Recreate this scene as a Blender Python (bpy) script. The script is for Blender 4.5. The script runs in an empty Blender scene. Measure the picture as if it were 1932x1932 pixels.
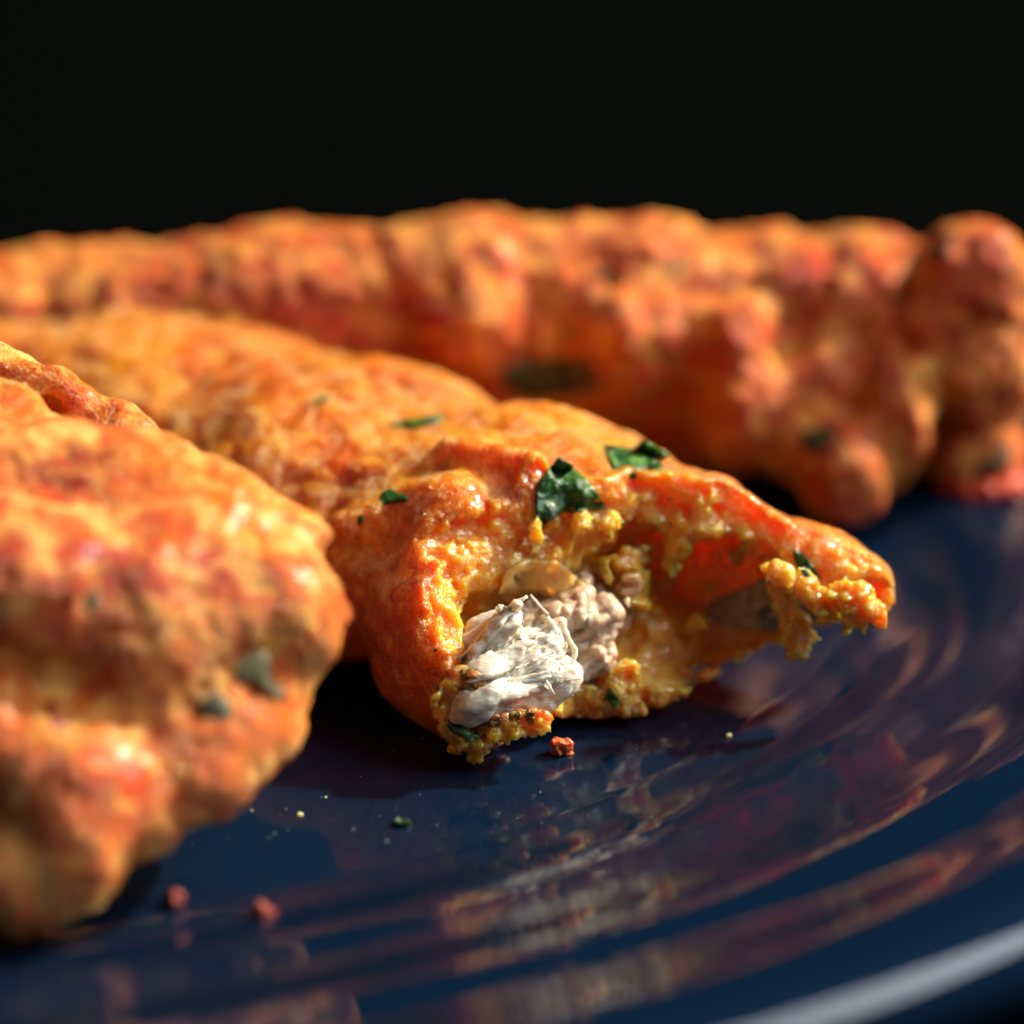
import bpy, math, random
import numpy as np
from mathutils import Vector
from mathutils.bvhtree import BVHTree
from mathutils.geometry import delaunay_2d_cdt

CM = 0.01
sc = bpy.context.scene
col = sc.collection
random.seed(7); np.random.seed(7)

# ---------------------------------------------------------------- camera
PITCH = math.radians(22)
VD = np.array([0, math.cos(PITCH), -math.sin(PITCH)])       # view direction
UP = np.array([0, math.sin(PITCH), math.cos(PITCH)])
DIST = 35.0
TGT = 1.963 * UP
CAM = TGT - DIST * VD
cd = bpy.data.cameras.new('camera'); co = bpy.data.objects.new('camera', cd); col.objects.link(co)
co.location = CAM * CM
co.rotation_euler = (math.pi / 2 - PITCH, 0, 0)
cd.sensor_width = 36; cd.lens = 36 * DIST / 8.0
cd.clip_start = 0.02; cd.clip_end = 20
cd.dof.use_dof = True; cd.dof.focus_distance = (DIST - 0.15) * CM; cd.dof.aperture_fstop = 10.0
cd.dof.aperture_blades = 8
sc.camera = co

# ---------------------------------------------------------------- light
w = bpy.data.worlds.new('World'); sc.world = w; w.use_nodes = True
bg = w.node_tree.nodes['Background']
bg.inputs[0].default_value = (0.74, 0.75, 0.90, 1); bg.inputs[1].default_value = 0.055

def area(name, loc, aim, size, power, color):
    l = bpy.data.lights.new(name, 'AREA'); o = bpy.data.objects.new(name, l); col.objects.link(o)
    l.shape = 'DISK'; l.size = size * CM; l.energy = power; l.color = color
    o.location = Vector(loc) * CM
    o.rotation_euler = (Vector(aim) - Vector(loc)).to_track_quat('-Z', 'Y').to_euler()
    return o
KD = Vector((0.70, 0.36, 0.61)).normalized()
area('key_lamp', tuple(KD * 150), (0, 1, 1), 8, 62.0, (1.0, 0.88, 0.69))
area('window_light', (82, -8, 78), (0, 0, 0), 66, 11.5, (0.86, 0.92, 1.0))
sc.view_settings.view_transform = 'Standard'; sc.view_settings.look = 'None'
sc.view_settings.exposure = 0.0; sc.view_settings.gamma = 1.0
sc.cycles.use_denoising = True
sc.cycles.max_bounces = 6
sc.cycles.use_adaptive_sampling = True; sc.cycles.adaptive_threshold = 0.06; sc.cycles.adaptive_min_samples = 16

# ---------------------------------------------------------------- helpers
def ray(u, v):
    return VD * DIST + np.array([1, 0, 0]) * (u - 966) / 241.5 + UP * (966 - v) / 241.5
def WZ(u, v, z=0.0):
    r = ray(u, v); return CAM + r * (z - CAM[2]) / r[2]
def WY(u, v, y):
    r = ray(u, v); return CAM + r * (y - CAM[1]) / r[1]

_P = np.random.RandomState(3).permutation(256).astype(np.int32); _P = np.concatenate([_P, _P])
_G = np.random.RandomState(4).normal(size=(256, 3)); _G /= np.linalg.norm(_G, axis=1)[:, None]; _G = _G.astype(np.float32)
def noise(x, y, z):
    """gradient noise, about -0.7..0.7"""
    xi = np.floor(x); yi = np.floor(y); zi = np.floor(z)
    fx = x - xi; fy = y - yi; fz = z - zi
    xi = xi.astype(np.int32) & 255; yi = yi.astype(np.int32) & 255; zi = zi.astype(np.int32) & 255
    s = lambda t: t * t * t * (t * (t * 6 - 15) + 10)
    wx, wy, wz = s(fx), s(fy), s(fz)
    out = 0
    for i in (0, 1):
        a = _P[(xi + i) & 255]; ax = wx if i else 1 - wx
        for j in (0, 1):
            b = _P[a + ((yi + j) & 255)]; ay = wy if j else 1 - wy
            for k in (0, 1):
                g = _G[_P[b + ((zi + k) & 255)] & 255]; az = wz if k else 1 - wz
                out = out + (g[..., 0] * (fx - i) + g[..., 1] * (fy - j) + g[..., 2] * (fz - k)) * ax * ay * az
    return out
def fbm(P, f, octv=3, off=0.0, gain=0.5):
    a = 1.0; o = 0
    for q in range(octv):
        o = o + a * noise(P[..., 0] * f + off + q * 17.3, P[..., 1] * f + off * 1.7 + q * 5.1, P[..., 2] * f - off + q * 9.7)
        a *= gain; f *= 2.03
    return o

class Field:
    """signed distance grid in a frame (origin, axes), distances in cm"""
    def __init__(s, org, axes, lo, hi, h):
        s.org = np.array(org, float); s.R = np.array(axes, float)      # rows = local axes in world
        s.lo = np.array(lo, float); s.h = h
        s.n = (np.ceil((np.array(hi) - s.lo) / h)).astype(int) + 1
        s.d = np.full(s.n, 1.0, np.float32)
    def box(s, c, r):
        c = np.array(c); r = np.array(r) * np.ones(3)
        a = np.clip(np.floor((c - r - s.lo) / s.h).astype(int), 0, s.n); b = np.clip(np.ceil((c + r - s.lo) / s.h).astype(int) + 1, 0, s.n)
        return a, b
    def pts(s, a, b):
        g = [((np.arange(a[i], b[i]) * s.h + s.lo[i])).astype(np.float32) for i in range(3)]
        return g[0][:, None, None], g[1][None, :, None], g[2][None, None, :]
    def local(s, wp):
        return s.R @ (np.array(wp) - s.org)
    def world(s, L):
        return L @ s.R + s.org
    def ell(s, c, r, k=0.15, sub=False, axes=None, warp=None, world=False):
        """c centre in local frame, r radii; axes = 3 rows (local) for a turned ellipsoid"""
        if world: c = s.local(c)
        c = np.array(c, float); r = np.array(r, float) * np.ones(3)
        ext = (r.max() if axes is not None else r) + 0.45 + k
        a, b = s.box(c, ext)
        if (b <= a).any(): return
        X, Y, Z = s.pts(a, b)
        x, y, z = X - c[0], Y - c[1], Z - c[2]
        if axes is not None:
            A = np.array(axes, float)
            x, y, z = (A[0][0] * x + A[0][1] * y + A[0][2] * z), (A[1][0] * x + A[1][1] * y + A[1][2] * z), (A[2][0] * x + A[2][1] * y + A[2][2] * z)
        k0 = np.sqrt((x / r[0]) ** 2 + (y / r[1]) ** 2 + (z / r[2]) ** 2)
        k1 = np.sqrt((x / r[0] ** 2) ** 2 + (y / r[1] ** 2) ** 2 + (z / r[2] ** 2) ** 2) + 1e-6
        d = k0 * (k0 - 1) / k1
        if warp:
            amp, f, off = warp; I = np.argwhere(np.abs(d) < amp * 1.6 + .03)
            if len(I):
                P = ((I + a) * s.h + s.lo).astype(np.float32)
                d[tuple(I.T)] += amp * 1.5 * fbm(P, f, 3, off)
        s.comb(a, b, d, k, sub)
    def cap(s, p, q, r1, r2, k=0.08, sub=False, world=False):
        if world: p, q = s.local(p), s.local(q)
        p = np.array(p, float); q = np.array(q, float)
        c = (p + q) / 2; ext = np.abs(q - p) / 2 + max(r1, r2) + 0.4 + k
        a, b = s.box(c, ext)
        if (b <= a).any(): return
        X, Y, Z = s.pts(a, b); D = q - p
        t = np.clip(((X - p[0]) * D[0] + (Y - p[1]) * D[1] + (Z - p[2]) * D[2]) / (D @ D + 1e-9), 0, 1)
        d = np.sqrt((X - p[0] - t * D[0]) ** 2 + (Y - p[1] - t * D[1]) ** 2 + (Z - p[2] - t * D[2]) ** 2) - (r1 + (r2 - r1) * t)
        s.comb(a, b, d, k, sub)
    def comb(s, a, b, d, k, sub=False):
        sl = tuple(slice(a[i], b[i]) for i in range(3)); e = s.d[sl]
        if sub:
            d = -d; h = np.maximum(k - np.abs(e - d), 0) / k; s.d[sl] = np.maximum(e, d) + h * h * k * .25
        else:
            h = np.maximum(k - np.abs(e - d), 0) / k; s.d[sl] = np.minimum(e, d) - h * h * k * .25
    def sample(s, L):
        """trilinear d at local points"""
        g = (L - s.lo) / s.h; i = np.clip(np.floor(g).astype(int), 0, s.n - 2); f = g - i; o = 0
        for a in (0, 1):
            for b in (0, 1):
                for c in (0, 1):
                    wgt = (f[:, 0] if a else 1 - f[:, 0]) * (f[:, 1] if b else 1 - f[:, 1]) * (f[:, 2] if c else 1 - f[:, 2])
                    o = o + wgt * s.d[i[:, 0] + a, i[:, 1] + b, i[:, 2] + c]
        return o
    def mesh(s):
        """surface nets -> (verts in local cm, quads)"""
        d = s.d; d[0] = d[-1] = 1; d[:, 0] = d[:, -1] = 1; d[:, :, 0] = d[:, :, -1] = 1
        ins = d < 0
        cnt = np.zeros(np.array(d.shape) - 1, np.int8)
        for a in (0, 1):
            for b in (0, 1):
                for c in (0, 1):
                    cnt += ins[a:d.shape[0] - 1 + a, b:d.shape[1] - 1 + b, c:d.shape[2] - 1 + c]
        act = (cnt > 0) & (cnt < 8)
        I = np.argwhere(act); idx = np.full(act.shape, -1, np.int32); idx[act] = np.arange(len(I))
        V = np.zeros((len(I), 3)); N = np.zeros(len(I))
        cor = [(a, b, c) for a in (0, 1) for b in (0, 1) for c in (0, 1)]
        vals = {q: d[I[:, 0] + q[0], I[:, 1] + q[1], I[:, 2] + q[2]] for q in cor}
        for q in cor:
            for ax in range(3):
                if q[ax] == 0:
                    r = list(q); r[ax] = 1; r = tuple(r)
                    A, B = vals[q], vals[r]; m = (A < 0) != (B < 0)
                    t = A[m] / (A[m] - B[m])
                    pt = np.tile(np.array(q, float), (m.sum(), 1)); pt[:, ax] += t
                    V[m] += pt; N[m] += 1
        V = (I + V / N[:, None]) * s.h + s.lo
        F = []
        for ax in range(3):
            n = list(d.shape); sl0 = [slice(1, -1)] * 3; sl1 = [slice(1, -1)] * 3
            sl0[ax] = slice(0, -1); sl1[ax] = slice(1, None)
            A = ins[tuple(sl0)]; B = ins[tuple(sl1)]
            for sign in (0, 1):
                E = np.argwhere((A & ~B) if sign == 0 else (~A & B))
                if not len(E): continue
                E = E + 1; E[:, ax] -= 1
                u, v = [(1, 2), (2, 0), (0, 1)][ax]
                def cell(du, dv):
                    c = E.copy(); c[:, u] += du; c[:, v] += dv
                    return idx[c[:, 0], c[:, 1], c[:, 2]]
                q = np.stack([cell(-1, -1), cell(0, -1), cell(0, 0), cell(-1, 0)], 1)
                F.append(q if sign == 0 else q[:, ::-1])
        F = np.concatenate(F); F = F[(F >= 0).all(1)]
        return V, F

def normals(V, F):
    n = np.cross(V[F[:, 2]] - V[F[:, 0]], V[F[:, 3]] - V[F[:, 1]]); idx = F.T.ravel(); n4 = np.tile(n, (4, 1))
    o = np.stack([np.bincount(idx, n4[:, i], len(V)) for i in range(3)], 1)
    return o / (np.linalg.norm(o, axis=1)[:, None] + 1e-12)
def largest(V, F):
    """keep the biggest connected piece (label propagation)"""
    lab = np.arange(len(V))
    src = np.concatenate([F[:, 0], F[:, 1], F[:, 2], F[:, 3], F[:, 1], F[:, 2], F[:, 3], F[:, 0]])
    dst = np.concatenate([F[:, 1], F[:, 2], F[:, 3], F[:, 0], F[:, 0], F[:, 1], F[:, 2], F[:, 3]])
    od = np.argsort(src, kind='stable'); src = src[od]; dst = dst[od]
    st = np.flatnonzero(np.r_[True, src[1:] != src[:-1]]); us = src[st]
    for _ in range(300):
        new = lab.copy(); new[us] = np.minimum(new[us], np.minimum.reduceat(lab[dst], st))
        np.minimum.at(new, lab, new)
        new = new[new]; new = new[new]
        if (new == lab).all(): break
        lab = new
    c = np.bincount(lab); big = c.argmax(); keep = lab == big
    mp = np.cumsum(keep) - 1
    return V[keep], mp[F[keep[F].all(1)]]
def link_mesh(name, V, F, mat, parent=None, smooth=True, attrs=None):
    me = bpy.data.meshes.new(name)
    F = np.asarray(F)
    me.vertices.add(len(V)); me.vertices.foreach_set('co', (np.asarray(V) * CM).astype(np.float32).ravel())
    k = F.shape[1]
    me.loops.add(len(F) * k); me.loops.foreach_set('vertex_index', F.astype(np.int32).ravel())
    me.polygons.add(len(F)); me.polygons.foreach_set('loop_start', np.arange(0, len(F) * k, k, dtype=np.int32))
    me.update(calc_edges=True); me.validate()
    if smooth: me.polygons.foreach_set('use_smooth', np.ones(len(me.polygons), bool))
    for an, av in (attrs or {}).items():
        at = me.attributes.new(an, 'FLOAT', 'POINT'); at.data.foreach_set('value', np.asarray(av, np.float32))
    me.materials.append(mat)
    o = bpy.data.objects.new(name, me); col.objects.link(o)
    if parent: o.parent = parent
    return o
def tag(o, label=None, cat=None, group=None, kind=None):
    if label: o['label'] = label
    if cat: o['category'] = cat
    if group: o['group'] = group
    if kind: o['kind'] = kind
    return o
def empty(name, label, cat, group=None):
    o = bpy.data.objects.new(name, None); col.objects.link(o); o.empty_display_size = 0.01
    return tag(o, label, cat, group)

# ---------------------------------------------------------------- materials
def newmat(name):
    m = bpy.data.materials.new(name); m.use_nodes = True
    nt = m.node_tree; return m, nt, nt.nodes['Principled BSDF']
def N(nt, t, **kw):
    n = nt.nodes.new(t)
    for k, v in kw.items():
        if k in ('op',): n.operation = v
        else:
            try: n.inputs[k.replace('_', ' ')].default_value = v
            except Exception: setattr(n, k, v)
    return n
def coords(nt, sc_=100.0):
    tc = nt.nodes.new('ShaderNodeTexCoord'); m = nt.nodes.new('ShaderNodeVectorMath'); m.operation = 'SCALE'; m.inputs['Scale'].default_value = sc_
    nt.links.new(tc.outputs['Object'], m.inputs[0]); return m.outputs[0]
def nz(nt, co_, scale, detail=3, rough=.55, dist=0.0):
    n = nt.nodes.new('ShaderNodeTexNoise'); n.inputs['Scale'].default_value = scale; n.inputs['Detail'].default_value = detail
    n.inputs['Roughness'].default_value = rough; n.inputs['Distortion'].default_value = dist
    nt.links.new(co_, n.inputs['Vector']); return n.outputs['Fac']
def ramp(nt, fac, stops):
    r = nt.nodes.new('ShaderNodeValToRGB'); e = r.color_ramp.elements
    while len(e) < len(stops): e.new(0.5)
    for q, (p, c) in zip(e, stops):
        q.position = p; q.color = (c[0], c[1], c[2], 1) if hasattr(c, '__len__') else (c, c, c, 1)
    nt.links.new(fac, r.inputs[0]); return r.outputs[0]
def cmix(nt, f, a, b, mode='MIX'):
    m = nt.nodes.new('ShaderNodeMix'); m.data_type = 'RGBA'; m.blend_type = mode
    ins = [m.inputs[0], m.inputs[6], m.inputs[7]]
    for q_, (s_, v) in enumerate(zip(ins, (f, a, b))):
        if isinstance(v, bpy.types.NodeSocket): nt.links.new(v, s_)
        elif isinstance(v, (int, float)): s_.default_value = v if q_ == 0 else (v, v, v, 1)
        else: s_.default_value = (*v[:3], 1)
    return m.outputs[2]
def math_(nt, op, a, b=0.0, clamp=False):
    m = nt.nodes.new('ShaderNodeMath'); m.operation = op; m.use_clamp = clamp
    for s_, v in zip(m.inputs, (a, b)):
        if isinstance(v, bpy.types.NodeSocket): nt.links.new(v, s_)
        else: s_.default_value = v
    return m.outputs[0]
def attr(nt, name):
    a = nt.nodes.new('ShaderNodeAttribute'); a.attribute_name = name; return a.outputs['Fac']
def bump(nt, b, h, dist, strength=1.0, prev=None):
    n = nt.nodes.new('ShaderNodeBump'); n.inputs['Distance'].default_value = dist * CM; n.inputs['Strength'].default_value = strength
    nt.links.new(h, n.inputs['Height'])
    if prev is not None: nt.links.new(prev, n.inputs['Normal'])
    if b is not None: nt.links.new(n.outputs[0], b.inputs['Normal'])
    return n.outputs[0]
def sss(b, wgt, radius_cm, scale=1.0, aniso=0.0):
    b.subsurface_method = 'RANDOM_WALK'
    b.inputs['Subsurface Weight'].default_value = wgt
    b.inputs['Subsurface Radius'].default_value = radius_cm
    b.inputs['Subsurface Scale'].default_value = scale * CM
    b.inputs['Subsurface Anisotropy'].default_value = aniso

def crust_mat(name, gold, red, pale, redamt, paleamt, grain=1.0, froth=.45, coat=.85, rgh=(.24, .42), sc_=.28, frc=(.90, .62, .26)):
    m, nt, b = newmat(name); c = coords(nt)
    n1 = nz(nt, c, 0.9, 4, .6, .4); n2 = nz(nt, c, 2.6, 4, .6, .6); n3 = nz(nt, c, 9, 3, .6)
    base = cmix(nt, ramp(nt, n1, [(redamt[0], 0.0), (redamt[1], 1.0)]), red, gold)
    base = cmix(nt, ramp(nt, n2, [(paleamt[0], 0.0), (paleamt[1], 1.0)]), base, pale)
    base = cmix(nt, ramp(nt, n3, [(.35, 1.0), (.55, 0.0)]), base, cmix(nt, 1.0, base, (.86, .66, .45), 'MULTIPLY'))
    base = cmix(nt, attr(nt, 'shade_tint'), base, (.50, .085, .004))   # near wall: its shade painted in as red-brown; smoother too
    # tiny dark pepper specks
    vo = nt.nodes.new('ShaderNodeTexVoronoi'); vo.inputs['Scale'].default_value = 3.0; nt.links.new(c, vo.inputs['Vector'])
    base = cmix(nt, ramp(nt, vo.outputs['Distance'], [(.035, .85), (.06, 0.0)]), base, (.03, .008, .002))
    # inside of the bite: pale yellow crumb under the crust, orange further in
    dep = attr(nt, 'depth')
    crumb = cmix(nt, nz(nt, c, 5, 3), (.93, .30, .016), (.95, .41, .055))
    inner = cmix(nt, ramp(nt, nz(nt, c, 1.6, 3), [(.4, 0.0), (.62, 1.0)]), (.90, .31, .012), (.92, .40, .030))
    ins = cmix(nt, ramp(nt, dep, [(.16, 0.0), (.34, 1.0)]), crumb, inner)
    base = cmix(nt, ramp(nt, dep, [(.03, 0.0), (.10, 1.0)]), base, ins)
    # frothy patches: paler, full of tiny burst bubbles; smooth oily amber between them
    fr1 = ramp(nt, nz(nt, c, 4.2, 4, .65, .5), [(.50, 0.0), (.62, 1.0)])
    fr1 = math_(nt, 'MULTIPLY', fr1, math_(nt, 'SUBTRACT', 1.0, attr(nt, 'shade_tint'), True))
    base = cmix(nt, math_(nt, 'MULTIPLY', fr1, froth), base, frc)
    nt.links.new(base, b.inputs['Base Color'])
    b.inputs['IOR'].default_value = 1.40
    rg = ramp(nt, nz(nt, c, 3.2, 3), [(.35, rgh[0]), (.65, rgh[1])]); nt.links.new(rg, b.inputs['Roughness'])
    b.inputs['Coat Weight'].default_value = coat; b.inputs['Coat Roughness'].default_value = .10 if coat > .3 else .28
    sss(b, 1.0, (1.0, .66, .22), sc_, .4)
    h1 = nz(nt, c, 11, 2, .5)
    v2 = nt.nodes.new('ShaderNodeTexVoronoi'); v2.feature = 'SMOOTH_F1'; v2.inputs['Scale'].default_value = 24; nt.links.new(c, v2.inputs['Vector'])
    v3 = nt.nodes.new('ShaderNodeTexVoronoi'); v3.feature = 'F1'; v3.inputs['Scale'].default_value = 48; nt.links.new(c, v3.inputs['Vector'])
    fm_ = math_(nt, 'ADD', math_(nt, 'MULTIPLY', fr1, .85), .15)
    p = bump(nt, None, h1, .018 * grain)
    p = bump(nt, None, math_(nt, 'MULTIPLY', v2.outputs['Distance'], fm_), -.030 * grain, 1.0, p)
    bump(nt, b, math_(nt, 'MULTIPLY', v3.outputs['Distance'], math_(nt, 'ADD', math_(nt, 'MULTIPLY', fr1, .6), .4)), -.030 * grain, 1.0, p)
    return m

gold_crust = crust_mat('golden_crust', (.76, .27, .010), (.62, .13, .004), (.86, .46, .08), (.40, .60), (.52, .72), sc_=.40)
red_crust = crust_mat('orange_crust', (.74, .18, .006), (.60, .062, .003), (.92, .50, .13), (.40, .56), (.45, .61), 2.2, .4, .2, (.30, .46), .11, (.90, .50, .14))
rear_crust = crust_mat('rear_crust', (.68, .15, .005), (.54, .055, .003), (.88, .40, .07), (.40, .58), (.47, .65), 2.4, .4, .12, (.30, .46), .10, (.86, .44, .09))

def simple(name, base, rough, sub=None, coat=0.0, bsc=None):
    m, nt, b = newmat(name); c = coords(nt)
    n = nz(nt, c, 6, 4, .6)
    nt.links.new(cmix(nt, n, tuple(x * .65 for x in base), tuple(min(1, x * 1.3) for x in base)), b.inputs['Base Color'])
    b.inputs['Roughness'].default_value = rough; b.inputs['Coat Weight'].default_value = coat; b.inputs['Coat Roughness'].default_value = .12
    if sub: sss(b, 1.0, sub[0], sub[1], .2)
    if bsc: bump(nt, b, nz(nt, c, bsc[0], 4, .65), bsc[1])
    return m
meat_mat, nt, b = newmat('white_meat'); c = coords(nt)
mp = nt.nodes.new('ShaderNodeMapping'); mp.inputs['Rotation'].default_value = (0, .6, .5); mp.inputs['Scale'].default_value = (3, 14, 14); nt.links.new(c, mp.inputs[0])
fn = nz(nt, mp.outputs[0], 1.6, 4, .6, .3)
nt.links.new(cmix(nt, fn, (.50, .44, .34), (.72, .67, .57)), b.inputs['Base Color'])
b.inputs['Roughness'].default_value = .5; sss(b, 1.0, (.9, .65, .45), .10); bump(nt, b, fn, .02)
shaded_meat = simple('shaded_meat', (.56, .40, .26), .4, ((.9, .6, .4), .12), .2, (12, .02))  # darker copy of the white meat, shade inside the bite put into its colour
leaf_mat, nt, b = newmat('herb_leaf'); c = coords(nt)
lv = nz(nt, c, 7, 4, .6, .5)
nt.links.new(ramp(nt, lv, [(.35, (.006, .035, .008)), (.55, (.02, .11, .010)), (.72, (.12, .30, .02))]), b.inputs['Base Color'])
b.inputs['Roughness'].default_value = .38; b.inputs['Coat Weight'].default_value = .15; b.inputs['Coat Roughness'].default_value = .1
sss(b, .35, (.3, .6, .1), .05)
vv = nt.nodes.new('ShaderNodeTexVoronoi'); vv.inputs['Scale'].default_value = 15; vv.feature = 'SMOOTH_F1'; nt.links.new(c, vv.inputs[0])
bump(nt, b, nz(nt, c, 30, 3), .02, 1.0, bump(nt, None, vv.outputs['Distance'], -.03))
dark_leaf_mat = simple('fried_leaf', (.050, .050, .010), .6, None, .0, (20, .02))
chilli_mat = simple('red_chilli', (.36, .010, .004), .4, None, .1, (14, .02))
flap_mat = simple('wet_batter', (.76, .38, .11), .25, ((.9, .6, .3), .25), .3, (10, .02))
onion_mat = simple('onion', (.66, .38, .20), .25, ((.8, .5, .3), .3), .3, (10, .01))
red_crumb_mat = simple('fried_crumb', (.22, .014, .002), .7, ((1, .3, .1), .03), .1, (25, .02))
crumb_mat = simple('batter_crumb', (.70, .16, .030), .4, ((1, .36, .1), .05), .2, (25, .02))
pale_crumb_mat = simple('crumb_bread', (.92, .66, .28), .3, ((1, .6, .25), .08), .3, (20, .03))
char_mat = simple('charred_spot', (.02, .008, .004), .5)
pepper_mat = simple('carrot', (.50, .045, .002), .4, ((1, .5, .1), .06), .1, (8, .01))

plate_mat, nt, b = newmat('navy_glaze'); c = coords(nt)
b.inputs['Base Color'].default_value = (.010, .034, .090, 1)
nt.links.new(cmix(nt, nz(nt, c, .35, 3), (.0018, .008, .021), (.0026, .011, .029)), b.inputs['Base Color'])
b.inputs['IOR'].default_value = 1.42
nt.links.new(ramp(nt, nz(nt, c, 1.5, 3), [(.35, .015), (.7, .05)]), b.inputs['Roughness'])
b.inputs['Specular IOR Level'].default_value = .5
bump(nt, b, nz(nt, c, .5, 0, .4), .0008)
cloth_mat, nt, b = newmat('black_table'); c = coords(nt)
nt.links.new(cmix(nt, nz(nt, c, 4, 3), (.0010, .0015, .0013), (.0014, .0019, .0016)), b.inputs['Base Color'])
b.inputs['Roughness'].default_value = .9; b.inputs['Specular IOR Level'].default_value = 0.0

# ---------------------------------------------------------------- the table, the backdrop, the plate
def grid_sheet(name, x0, x1, y0, y1, z, n, mat):
    xs = np.linspace(x0, x1, n); ys = np.linspace(y0, y1, n)
    V = np.array([(x, y, z) for y in ys for x in xs]); F = [(j * n + i, j * n + i + 1, (j + 1) * n + i + 1, (j + 1) * n + i) for j in range(n - 1) for i in range(n - 1)]
    return link_mesh(name, V, F, mat)
PC = (-4.9, 5.6); PZ = -0.9
tag(grid_sheet('table_top', -120, 120, -90, 130, PZ, 12, cloth_mat), kind='structure')
# a curtain-like black backdrop, a gently waved upright sheet 1 cm thick
nx = 60; xs = np.linspace(-120, 120, nx); V = []; F = []
for z in (PZ, 62.0):
    for x in xs: V.append((x, 128 + 1.5 * math.sin(x * .35), z))
for z in (PZ, 62.0):
    for x in xs: V.append((x, 129 + 1.5 * math.sin(x * .35), z))
for i in range(nx - 1):
    F += [(i, i + 1, nx + i + 1, nx + i), (2 * nx + i + 1, 2 * nx + i, 3 * nx + i, 3 * nx + i + 1), (nx + i, nx + i + 1, 3 * nx + i + 1, 3 * nx + i)]
tag(link_mesh('backdrop', V, F, cloth_mat), kind='structure')

def plate_profile():
    P = []
    RW = 8.55; RO = 12.6
    for r in np.linspace(0.05, RW - .5, 26): P.append((r, 0.0))
    for r in np.linspace(RW - .45, RO, 150):
        q = max(0, r - (RW - .25)); t = q / (RO - RW + .25)
        z = 0.155 * q + .02 * q * q * .35
        z += -0.019 * math.sin(2 * math.pi * (q ** .94) / 1.28) * min(1, q / .5) * (1 + .7 * t)
        P.append((r, z))
    r0, z0 = P[-1]; rr = .42
    for a in np.linspace(75, -110, 18):      # rounded lip
        P.append((r0 + .03 + rr * math.cos(math.radians(a)), z0 - rr + .015 + rr * math.sin(math.radians(a))))
    for r, z in ((12.2, .42), (10.5, .05), (9.0, -.30), (8.2, -.42), (6.8, -.45), (6.7, -.86), (6.45, -.88), (6.3, -.50), (3, -.45), (.05, -.45)): P.append((r, z))
    return P
prof = plate_profile(); NS = 420; RW = 8.55
# oval well outline (cm), smoothed; rings are offsets of it, the rim narrower at the back
WP = np.array([(-1.4, -2.3), (-.5, -1.85), (.5, -1.15), (1.75, .1), (2.75, 1.75), (3.5, 3.4), (3.6, 4.8), (2.7, 5.9), (0, 6.3), (-5, 6.4), (-10, 6.0), (-13.2, 4), (-14, 1), (-12.8, -1.8), (-10, -3.4), (-6.5, -3.9), (-3.6, -3.3)])
L_ = np.r_[0, np.cumsum(np.linalg.norm(np.roll(WP, -1, 0) - WP, axis=1))]
tt = np.linspace(0, L_[-1], NS, endpoint=False); W2 = np.stack([np.interp(tt, L_, np.r_[WP[:, i], WP[:1, i]]) for i in (0, 1)], 1)
for _ in range(260): W2 = W2 * .5 + (np.roll(W2, 1, 0) + np.roll(W2, -1, 0)) * .25
W2 = W2.mean(0) + (W2 - W2.mean(0)) * 1.012
NR = np.roll(W2, -1, 0) - np.roll(W2, 1, 0); NR = np.stack([NR[:, 1], -NR[:, 0]], 1); NR /= np.linalg.norm(NR, axis=1)[:, None]
WID = 1 - .40 * np.clip(NR[:, 1], 0, 1) ** .8
CEN = np.array([-4.5, 2.0]); V = []; F = []
for r, z in prof:
    if r > RW - .5: xy = W2 + NR * ((r - RW) * WID)[:, None]
    else: xy = CEN + (W2 - NR * .5 - CEN) * (r / (RW - .5))
    V += [(x, y, z) for x, y in xy]
for j in range(len(prof) - 1):
    for i in range(NS): F.append((j * NS + i, j * NS + (i + 1) % NS, (j + 1) * NS + (i + 1) % NS, (j + 1) * NS + i))
F = np.array(F)[:, ::-1]
plate = link_mesh('plate', V, F, plate_mat)
tag(plate, 'glossy dark navy blue plate with rippled rim carrying the fritters', 'plate')

# ---------------------------------------------------------------- middle fritter (bitten)
shr = np.random.RandomState(31)
def shards(f, c, r, n=4, k=.035):
    """a broken crumb: flat chips turned every way, grown together; c local"""
    c = np.array(c, float); r = np.array(r, float) * np.ones(3)
    f.ell(c, r * .72, k, warp=(.05, 9.0, 2.0))
    for _ in range(n):
        q, _r = np.linalg.qr(shr.normal(size=(3, 3))); m = r.mean()
        f.ell(c + shr.normal(size=3) * r * .38, np.array([m * .85, m * .55, m * .22]) * shr.uniform(.7, 1.15), .025, axes=q, warp=(.035, 12.0, 5.0))
def lump(f, u, v, y, r):
    shards(f, f.local(WY(u, v, y)), r)
A0 = np.array([-.45, 0, 0]); AX = np.array([[-.7071, .7071, 0], [.7071, .7071, 0], [0, 0, 1]])
H = 0.019
mid = Field(A0, AX, (-2.6, -.7, -.06), (10.2, 4.3, 2.75), H)
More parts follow.
